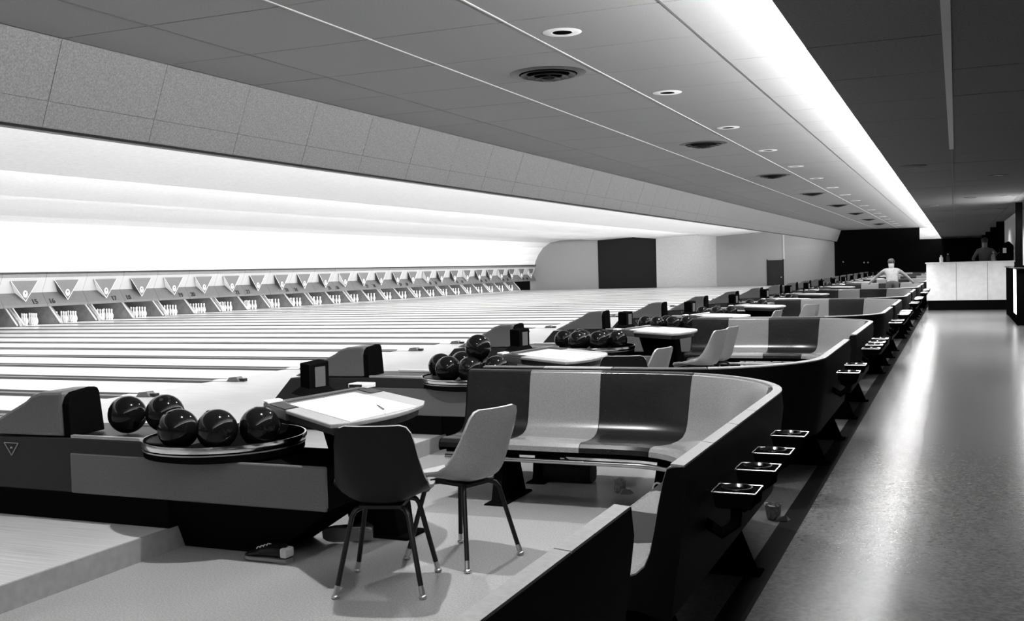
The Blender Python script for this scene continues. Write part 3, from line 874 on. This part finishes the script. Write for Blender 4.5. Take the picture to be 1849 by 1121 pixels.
SH_L = shell_mesh(M_CHAIR_L, M_CHAIR_M)
SH_D = shell_mesh(M_CHAIR_M, M_CHAIR_D)
SH_M = shell_mesh(M_CHAIR_L, M_CHAIR_L)
leg_m, tip_m = [], []
for sx in (-1, 1):
    for sy in (-1, 1):
        fx, fy = sx * 0.195, sy * 0.205
        pts = [(sx * 0.03, sy * 0.06 + 0.0, 0.398), (sx * 0.09, sy * 0.10, 0.396), (sx * 0.118, sy * 0.125, 0.385), (sx * 0.132, sy * 0.138, 0.36), (fx, fy, 0.045)]
        leg_m.append(MB().tube(pts, 0.0125, 8).mesh('leg', M_LEG, 60))
        dx, dy = (pts[-1][0] - pts[-2][0]) / 0.315, (pts[-1][1] - pts[-2][1]) / 0.315
        t = MB().tube([(fx - dx * 0.012, fy - dy * 0.012, 0.057), (fx + dx * 0.03, fy + dy * 0.03, 0.018)], 0.0135, 8)
        t.lathe([(1e-4, 0.0), (0.014, 0.0), (0.019, 0.006), (0.019, 0.013), (0.012, 0.020), (1e-4, 0.020)], (fx + dx * 0.035, fy + dy * 0.035, 0), 10)
        tip_m.append(t.mesh('foot_tip', M_STEEL, 50))
hub_m = MB().box(-0.10, 0.10, -0.13, 0.13, 0.392, 0.408).mesh('under_frame', M_LEG)
def chair(x, y, ang, shell, label, group=None):
    r = empty('shell_chair', (x, y, FLOOR), ang)
    link('seat_shell', shell, r)
    link('under_frame', hub_m, r)
    for a, b in zip(leg_m, tip_m):
        l = link('leg', a, r)
        link('foot_tip', b, l)
    tag(r, label, 'chair', group)
    return r
def face(dx, dy): return math.atan2(-dx, dy)
chair(-2.495, 4.295, face(-0.30, 0.95), SH_D, 'dark-backed shell chair on four tube legs, its back to the concourse, at the scoring table')
chair(-2.36, 4.84, face(-0.95, 0.30), SH_L, 'light grey shell chair on dark tube legs facing the scoring table beside a dark one')
chair(-2.44, 7.98, face(-0.3, 0.95), SH_D, 'dark shell chair showing just above the curved bench back')
chair(-2.50, 8.62, face(-0.97, 0.2), SH_L, 'light shell chair beside a dark one behind the curved bench')
chair(-2.52, 11.02, face(-0.97, 0.22), SH_L, 'shell chair facing a scoring table with a second chair close beyond it')
chair(-2.50, 11.56, face(-0.97, 0.2), SH_M, 'shell chair mostly hidden behind another one at a scoring table')
chair(-2.36, 17.75, face(-0.75, 0.6), SH_M, 'grey shell chair turned with its back to the benches, far down the seating')
chair(-2.62, 15.55, face(-0.97, 0.2), SH_L, 'shell chair at a far scoring table, only its pale edge showing')

# ------------------------------------------------------------------ ceiling fittings
def make_down():
    r = empty('downlight')
    MB().lathe([(0.085, -0.004), (0.150, -0.004), (0.158, 0.0), (0.085, 0.0)], (0, 0, 0), 28, closed=True).build('trim_ring', M_WHITE, r, 50)
    MB().lathe([(1e-4, -0.0015), (0.086, -0.0015), (0.086, -0.0005), (1e-4, -0.0005)], (0, 0, 0), 24).build('aperture', M_BLACK, r)
    MB().lathe([(0.078, -0.0035), (0.088, -0.0065), (0.090, -0.0035)], (0, 0, 0), 24, closed=True).build('inner_lip', M_CANLIT, r, 60)
    return r
spot_data = bpy.data.lights.new('downlight_lamp', 'SPOT')
spot_data.energy = LAMP_SPOT
spot_data.spot_size = math.radians(118)
spot_data.spot_blend = 0.35
spot_data.shadow_soft_size = 0.035
dl0 = tag(make_down(), 'recessed round downlight with white ring in the tiled ceiling', 'downlight', 'downlights in a row along the seating ceiling')
for k in range(-1, 18):
    o = dl0 if k == -1 else copy_tree(dl0)
    o.location = (-2.85, D0 + PAIR * k, ZU)
    if k < 0 or k == 6:
        continue                                  # these lamps are switched off
    s = bpy.data.objects.new('downlight_lamp', spot_data)
    COL.objects.link(s)
    s.location = (-2.85, D0 + PAIR * k, ZU - 0.012)

def make_cdown():
    r = empty('downlight')
    MB().lathe([(0.10, -0.010), (0.145, -0.006), (0.15, 0.0), (0.10, 0.0)], (0, 0, 0), 24, closed=True).build('trim_ring', M_TILE_R, r, 50)
    MB().lathe([(1e-4, -0.002), (0.10, -0.002), (0.10, -0.0005), (1e-4, -0.0005)], (0, 0, 0), 24).build('lens', M_WHITE, r)
    return r
cd0 = tag(make_cdown(), 'recessed round downlight in the dark concourse ceiling, some added for fill', 'downlight', 'downlights in the concourse ceiling')
for i, (cx_, cy_, w_) in enumerate(((-0.2, 29.6, 150), (0.5, 29.6, 150), (1.1, 29.6, 150), (0.6, 36.5, 90), (0.3, 23.6, 90), (1.0, 23.6, 90), (0.6, 17.6, 60), (1.8, 17.6, 60))):  # middle row and lamp behind the counter added to lift bounce and back wall
    o = cd0 if i == 0 else copy_tree(cd0)
    o.location = (cx_, cy_, ZL)
    ld = bpy.data.lights.new('concourse_lamp', 'SPOT')
    ld.energy = w_
    ld.spot_size = math.radians(150)
    ld.spot_blend = 0.4
    ld.shadow_soft_size = 0.08
    lo = bpy.data.objects.new('concourse_lamp', ld)
    COL.objects.link(lo)
    lo.location = (cx_, cy_, ZL - 0.015)

def make_vent():
    r = empty('ceiling_diffuser')
    MB().lathe([(0.28, -0.012), (0.355, -0.006), (0.365, 0.0), (0.28, 0.0)], (0, 0, 0), 40, closed=True).build('outer_ring', M_VENTR, r, 50)
    MB().lathe([(1e-4, -0.002), (0.30, -0.002), (0.30, 0.0)], (0, 0, 0), 40).build('throat', M_BLACK, r)
    for i, (ra, dz) in enumerate(((0.262, -0.018), (0.190, -0.036), (0.120, -0.052))):
        MB().lathe([(ra - 0.055, dz + 0.010), (ra, dz - 0.008), (ra + 0.006, dz - 0.002), (ra - 0.050, dz + 0.016)], (0, 0, 0), 36, closed=True).build('ring', M_VENT, r, 50)
    MB().lathe([(1e-4, -0.075), (0.045, -0.070), (0.06, -0.060), (0.02, -0.045), (0.02, -0.002), (1e-4, -0.002)], (0, 0, 0), 24).build('centre_cone', M_VENT, r, 50)
    return r
v0 = tag(make_vent(), 'dark round air diffuser with concentric rings in the tiled ceiling', 'air diffuser', 'round diffusers in the seating ceiling')
for k in range(8):
    o = v0 if k == 0 else copy_tree(v0)
    o.location = (-3.57, 9.45 + 6.68 * k, ZU)
def make_vent2():
    r = empty('ceiling_diffuser')
    MB().lathe([(0.10, -0.03), (0.16, -0.012), (0.165, 0.0), (0.10, 0.0)], (0, 0, 0), 24, closed=True).build('outer_ring', M_TILE_R, r, 50)
    MB().lathe([(1e-4, -0.034), (0.09, -0.030), (0.095, -0.02), (1e-4, -0.018)], (0, 0, 0), 24).build('centre_plate', M_VENTR, r, 50)
    return r
v2 = tag(make_vent2(), 'small round grey diffuser in the concourse ceiling', 'air diffuser', 'small diffusers in the concourse ceiling')
for k, yv in enumerate((15.0, 26.3, 37.9)):
    o = v2 if k == 0 else copy_tree(v2)
    o.location = (-0.51, yv, ZL)

# ------------------------------------------------------------------ counters on the concourse
YC = 32.7
ct = empty('service_counter', (0, 0, 0))
for a, b in ((-0.80, -0.008), (0.002, 0.812), (0.822, 1.50)):
    MB().box(a, b, YC, YC + 0.03, 0.155, 1.225).build('front_panel', M_CWHITE, ct, bevel=0.003)
MB().box(-0.79, 1.50, YC + 0.03, YC + 0.9, 0.155, 1.22).build('body', M_DARK, ct)
MB().box(-0.76, 1.52, YC + 0.02, YC + 0.85, FLOOR, 0.155).build('toe_kick', M_BLACK, ct)
MB().box(-0.83, 1.52, YC - 0.02, YC + 0.93, 1.225, 1.255).build('counter_top', M_CWHITE, ct, bevel=0.004)
tag(ct, 'white panelled service counter with dark toe kick across the concourse', 'counter')
dc = empty('display_counter', (0, 0, 0))
MB().box(1.20, 2.2, 25.0, 30.4, FLOOR, 1.09).build('body', M_BLACK, dc, bevel=0.005)
MB().box(1.17, 2.25, 24.9, 30.45, 1.09, 1.115).build('counter_top', M_DARK, dc, bevel=0.003)
MB().box(1.19, 1.20, 25.3, 26.4, 0.10, 1.08).build('lit_strip', M_LIT, dc)
tag(dc, 'black display counter with a bright lit strip beside the concourse', 'counter')
ps = empty('post', (0, 0, 0))
MB().box(1.26, 1.40, 26.6, 26.75, 1.115, ZL - 0.005).build('shaft', M_BLACK, ps)
MB().box(1.23, 1.43, 26.57, 26.78, 1.115, 1.16).build('collar', M_BLACK, ps)
tag(ps, 'square black post standing on the display counter up to the ceiling', 'post')
lw = empty('lit_sign_case', (0, 0, 0))
MB().box(1.42, 1.62, 23.4, 26.3, 2.22, 2.26).build('case', M_WHITE, lw, bevel=0.005)
MB().box(1.44, 1.60, 23.45, 26.25, 1.88, 2.22).build('diffuser', M_OPAL, lw, bevel=0.01)
MB().box(1.49, 1.53, 24.2, 24.24, 2.26, ZL - 0.005).build('hanger', M_BLACK, lw)
MB().box(1.49, 1.53, 25.6, 25.64, 2.26, ZL - 0.005).build('hanger', M_BLACK, lw)
tag(lw, 'white lit case hanging from the ceiling over the display counter', 'light case')

def bottle(x, h, r_, m_, label, capm):
    b = empty('bottle', (x, YC + 0.25, 1.256))
    MB().lathe([(1e-4, 0), (r_, 0), (r_, h * 0.6), (r_ * 0.45, h * 0.78), (r_ * 0.4, h * 0.93), (1e-4, h * 0.93)], (0, 0, 0), 14).build('body', m_, b, 50)
    MB().lathe([(1e-4, h * 0.93), (r_ * 0.46, h * 0.93), (r_ * 0.46, h), (1e-4, h)], (0, 0, 0), 12).build('cap', capm, b, 50)
    tag(b, label, 'bottle')
bottle(-0.40, 0.22, 0.05, M_WHITE, 'pale bottle standing on the white service counter', M_DARK)
bottle(-0.22, 0.24, 0.045, M_DARK, 'dark bottle standing on the white service counter', M_WHITE)
bottle(0.98, 0.26, 0.06, M_SHIRT, 'stout pale flask near the attendant on the white counter', M_STEEL)
cr_ = empty('cash_register', (1.28, YC + 0.35, 1.256))
MB().prism_y([(-0.22, 0), (0.22, 0), (0.22, 0.42), (0.10, 0.55), (-0.02, 0.50), (-0.10, 0.28), (-0.22, 0.16)], -0.2, 0.2).build('body', M_BLACK, cr_, bevel=0.03)
MB().box(-0.06, 0.03, -0.215, -0.20, 0.22, 0.36).build('label_card', M_WHITE, cr_)
tag(cr_, 'dark cash register with a white card on the white counter', 'cash register')
bx = MB().box(0.0, 0.22, 0, 0.18, 0, 0.07).build('carton', M_WHITE, None, bevel=0.004, loc=(1.00 - 0.02, YC + 0.03 + 0.42, 1.256))
MB().box(0.06, 0.14, -0.003, 0.0, 0.015, 0.05).build('print', M_DARK, bx)
tag(bx, 'small white carton in front of the cash register on the counter', 'carton')

# ------------------------------------------------------------------ people
def person(name, loc, rz, joints, edges, radii, shirt, hair_c, hair_r, label, zones):
    me = bpy.data.meshes.new(name)
    me.from_pydata(joints, edges, [])
    o = bpy.data.objects.new(name, me)
    COL.objects.link(o)
    sk = o.modifiers.new('skin', 'SKIN')
    for i, rd in enumerate(radii):
        me.skin_vertices[0].data[i].radius = (rd, rd) if not isinstance(rd, tuple) else rd
    me.skin_vertices[0].data[0].use_root = True
    sb = o.modifiers.new('sub', 'SUBSURF')
    sb.levels = sb.render_levels = 2
    dg = bpy.context.evaluated_depsgraph_get()
    m2 = bpy.data.meshes.new_from_object(o.evaluated_get(dg))
    bpy.data.objects.remove(o)
    m2.name = name
    m2.materials.clear()
    for m_ in (M_SKIN, shirt, M_TROUS, M_LEATH_D):
        m2.materials.append(m_)
    for p in m2.polygons:
        p.material_index = zones(p.center)
        p.use_smooth = True
    ob = link(name, m2, loc=loc)
    ob.rotation_euler = (0, 0, rz)
    hb = MB().sphere(hair_c, hair_r, 16, 10, scale=(0.95, 1.05, 1.0))
    hb.v = [v for v in hb.v]
    hb.build('hair', M_HAIR, ob, True)
    tag(ob, label, 'person')
    return ob
def body(lean, arms, dz=0.0):
    # lean: forward shift of the shoulders (local +y); arms: (elbow, wrist, finger) per side
    J = [(0, 0, 0.95), (0, lean * 0.4, 1.15 + dz * 0.4), (0, lean * 0.85, 1.36 + dz * 0.85), (0, lean * 1.05, 1.46 + dz), (0, lean * 1.2, 1.56 + dz), (0, lean * 1.25 + 0.02, 1.66 + dz)]
    E = [(0, 1), (1, 2), (2, 3), (3, 4), (4, 5)]
    Rr = [(0.15, 0.12), (0.15, 0.11), (0.17, 0.11), 0.055, 0.092, 0.075]
    for s in (-1, 1):
        b = len(J)
        J += [(s * 0.09, 0, 0.86), (s * 0.10, 0.02, 0.50), (s * 0.11, -0.02, 0.08), (s * 0.12, 0.14, 0.04)]
        E += [(0, b), (b, b + 1), (b + 1, b + 2), (b + 2, b + 3)]
        Rr += [0.095, 0.062, 0.045, 0.04]
        e, w, f_ = arms[0 if s < 0 else 1]
        a = len(J)
        J += [(s * 0.19, lean * 0.9, 1.38 + dz * 0.85), e, w, f_]
        E += [(2, a), (a, a + 1), (a + 1, a + 2), (a + 2, a + 3)]
        Rr += [0.062, 0.045, 0.032, 0.034]
        for q in range(4):
            dv = Vector(f_) - Vector(w)
            side = dv.cross(Vector((0, 0, 1))).normalized() * (0.022 * (q - 1.5))
            J.append(tuple(Vector(f_) + dv.normalized() * (0.065 + 0.01 * (q in (1, 2))) + side))
            E.append((a + 3, len(J) - 1))
            Rr.append(0.010)
        J.append(tuple(Vector(w) + (Vector(f_) - Vector(w)) * 0.6 + Vector((-s * 0.05, 0.02, 0.01))))
        E.append((a + 2, len(J) - 1))
        Rr.append(0.011)
    return J, E, Rr
def zones(c):
    if c.z > 1.47: return 0
    if c.z > 0.92 and (abs(c.x) < 0.36): return 1
    if abs(c.x) >= 0.36: return 0
    if c.z > 0.09: return 2
    return 3
J, E, Rr = body(0.40, (((-0.40, 0.46, 1.02), (-0.55, 0.58, 0.88), (-0.57, 0.64, 0.85)), ((0.40, 0.46, 1.02), (0.55, 0.58, 0.88), (0.57, 0.64, 0.85))), -0.22)
def zones_lean(c):
    if c.z > 1.27: return 0
    if c.z > 0.92 and abs(c.x) < 0.42: return 1
    if abs(c.x) >= 0.42: return 0
    return 2 if c.z > 0.09 else 3
person('person', (-1.62, 30.6, FLOOR), face(-0.1, 1), J, E, Rr, M_SHIRT, (0, 0.505, 1.435), 0.098, 'person in a pale shirt leaning forward among the far benches', zones_lean)
J, E, Rr = body(0.05, (((-0.36, 0.10, 1.20), (-0.44, 0.26, 1.26), (-0.46, 0.32, 1.28)), ((0.33, 0.06, 1.12), (0.28, 0.25, 1.10), (0.26, 0.31, 1.10))))
struct('floor_platform', MB().box(-0.7, 1.54, YC + 0.95, YC + 3.0, FLOOR, 0.20), M_BLACK, label='low dark platform behind the service counter')
person('person', (0.80, 34.4, 0.20), face(-0.2, -1), J, E, Rr, M_SHIRT_G, (0, 0.06, 1.665), 0.098, 'person in a grey shirt standing behind the white counter', zones)

# ------------------------------------------------------------------ shoes, bag, cup, litter
def shoe(name, x, y, rz, upper, toe_m, label, tilt=None, heel_patch=None):
    r = empty(name, (x, y, FLOOR), rz)
    secs = [(-0.135, 0.026, 0.030, 0.075), (-0.12, 0.034, 0.022, 0.085), (-0.07, 0.037, 0.022, 0.088), (-0.02, 0.037, 0.022, 0.085), (0.03, 0.041, 0.020, 0.070), (0.08, 0.044, 0.018, 0.052), (0.12, 0.036, 0.018, 0.042), (0.142, 0.018, 0.020, 0.032)]
    def ringmesh(secs):
        mb = MB()
        vs, fs, k = [], [], 10
        for xx, w, zb, zt in secs:
            for q in range(k):
                a = 2 * math.pi * q / k
                vs.append((xx, w * math.cos(a), zb + (zt - zb) * (0.5 + 0.5 * math.sin(a))))
        for i in range(len(secs) - 1):
            for q in range(k):
                fs.append((i * k + q, i * k + (q + 1) % k, (i + 1) * k + (q + 1) % k, (i + 1) * k + q))
        fs += [tuple(range(k)), tuple(range(len(secs) * k - 1, (len(secs) - 1) * k - 1, -1))]
        return mb.add(vs, fs)
    ringmesh(secs[:5]).build('quarter', upper, r, 60)
    ringmesh([(a, b * 1.01, c, d) for a, b, c, d in secs[4:]]).build('toe_cap', toe_m, r, 60)
    so = []
    for xx, w, *_ in secs: so.append((xx, w + 0.003))
    MB().prism_z([(a, -b) for a, b in so] + [(a, b) for a, b in so[::-1]], 0.008, 0.024).build('sole', M_SOLE, r)
    MB().box(-0.135, -0.06, -0.032, 0.032, 0.0, 0.010).build('heel', M_SOLE, r)
    op = MB().lathe([(0.030, 0.0), (0.036, 0.004), (0.030, 0.008)], (-0.07, 0, 0.083), 14, closed=True, sx=1.5)
    op.build('collar', upper, r, True)
    lc = MB()
    for i in range(4):
        xx = -0.005 + i * 0.022
        lc.tube([(xx, -0.018, 0.084 - i * 0.007), (xx + 0.006, 0, 0.090 - i * 0.0075), (xx, 0.018, 0.084 - i * 0.007)], 0.003, 5)
    lc.build('laces', M_LACE, r)
    if heel_patch:
        MB().box(-0.141, -0.10, -0.037, 0.037, 0.030, 0.082).build('heel_patch', heel_patch, r, bevel=0.01)
    if tilt:
        r.rotation_euler = (tilt[0], tilt[1], rz)
        r.location.z += tilt[2]
    tag(r, label, 'shoe')
    return r
shoe('bowling_shoe', -3.31, 4.47, math.pi - 0.05, M_LEATH_D, M_LEATH_D, 'dark bowling shoe with a pale heel patch on the floor under the ball return', heel_patch=M_LEATH_L)
shoe('bowling_shoe', -3.09, 4.89, math.pi + 0.35, M_LEATH_D, M_PANEL, 'greyish shoe tipped on its side by the ball return base', tilt=(1.25, 0.0, 0.045))
shoe('bowling_shoe', -1.70, 5.80, math.pi - 0.1, M_LEATH_D, M_LEATH_L, 'pale-toed shoe on the floor under the bench corner')
# dark duffel under the back-to-back benches
bag = empty('duffel_bag', (-2.53, 6.83, FLOOR))
mb = MB()
secs = []
k = 14
for i in range(13):
    t = i / 12
    xx = -0.21 + 0.42 * t
    w = 0.10 * (1 - 0.25 * (2 * t - 1) ** 6)
    h = 0.15 - 0.03 * t + 0.012 * math.sin(i * 2.3) + 0.01 * math.sin(i * 1.1)
    secs.append([(xx, w * math.copysign(abs(math.cos(2 * math.pi * q / k)) ** 0.7, math.cos(2 * math.pi * q / k)), 0.002 + h * (0.5 + 0.5 * math.copysign(abs(math.sin(2 * math.pi * q / k)) ** 0.7, math.sin(2 * math.pi * q / k)))) for q in range(k)])
vsx = [p for s in secs for p in s]
fsx = [(i * k + q, i * k + (q + 1) % k, (i + 1) * k + (q + 1) % k, (i + 1) * k + q) for i in range(12) for q in range(k)] + [tuple(range(k)), tuple(range(13 * k - 1, 12 * k - 1, -1))]
mb.add(vsx, fsx).build('body', M_CLOTH_D, bag, 50)
MB().tube([(-0.10, 0, 0.14), (-0.07, 0, 0.168), (0.0, 0, 0.165), (0.04, 0, 0.13)], 0.008, 6).build('strap', M_CLOTH_D, bag, True)
MB().tube([(-0.19, 0, 0.135), (0.19, 0, 0.108)], 0.004, 5).build('zip', M_LEG, bag)
tag(bag, 'slumped dark duffel bag on the floor beneath the benches', 'bag')
# dark bag with ring beside the pale-toed shoe
sb_ = empty('shoe_bag', (-1.56, 6.02, FLOOR))
MB().hexa([(-0.07, -0.05, 0.001), (0.07, -0.05, 0.001), (0.07, 0.05, 0.001), (-0.07, 0.05, 0.001)], [(-0.035, -0.03, 0.22), (0.06, -0.03, 0.20), (0.06, 0.03, 0.20), (-0.035, 0.03, 0.22)]).build('body', M_CLOTH_D, sb_, bevel=0.02)
ringb = MB().lathe([(0.024, -0.004), (0.032, -0.004), (0.032, 0.004), (0.024, 0.004)], (0, 0, 0), 14, closed=True)
ringb.v = [(-0.075 + x, -0.04 + z, 0.165 + 1.3 * y_) for x, y_, z in ringb.v]
ringb.build('ring', M_STEEL, sb_)
tag(sb_, 'dark upright bag with a metal ring beside the pale-toed shoe', 'bag')
# crushed cup under the bench, crushed carton by the black strip
def crumple(name, x, y, h, r_, label, seed):
    rnd = random.Random(seed)
    o = empty(name, (x, y, FLOOR))
    m1 = MB().lathe([(1e-4, 0.001), (r_ * 0.75, 0.001), (r_ * 0.8, h * 0.3), (r_ * 0.95, h * 0.6), (r_, h), (r_ * 0.93, h), (r_ * 0.7, 0.01), (1e-4, 0.012)], (0, 0, 0), 14)
    m1.v = [(vx + rnd.uniform(-0.007, 0.007), vy + rnd.uniform(-0.007, 0.007), max(0.001, vz + rnd.uniform(-0.008, 0.008))) for vx, vy, vz in m1.v]
    m1.build('cup', M_CUP, o)
    MB().hexa([(0.02, -0.06, 0.001), (0.09, -0.05, 0.001), (0.10, 0.0, 0.001), (0.03, 0.01, 0.001)], [(0.03, -0.05, 0.02), (0.08, -0.045, 0.035), (0.09, -0.005, 0.012), (0.04, 0.0, 0.03)]).build('torn_wrapper', M_SOLE, o)
    tag(o, label, 'cup')
crumple('paper_cup', -2.05, 6.56, 0.085, 0.04, 'crushed paper cup on the floor under the curved bench', 3)
crumple('paper_cup', -0.99, 6.12, 0.085, 0.045, 'crumpled dark cup with torn wrapper by the black floor strip', 5)
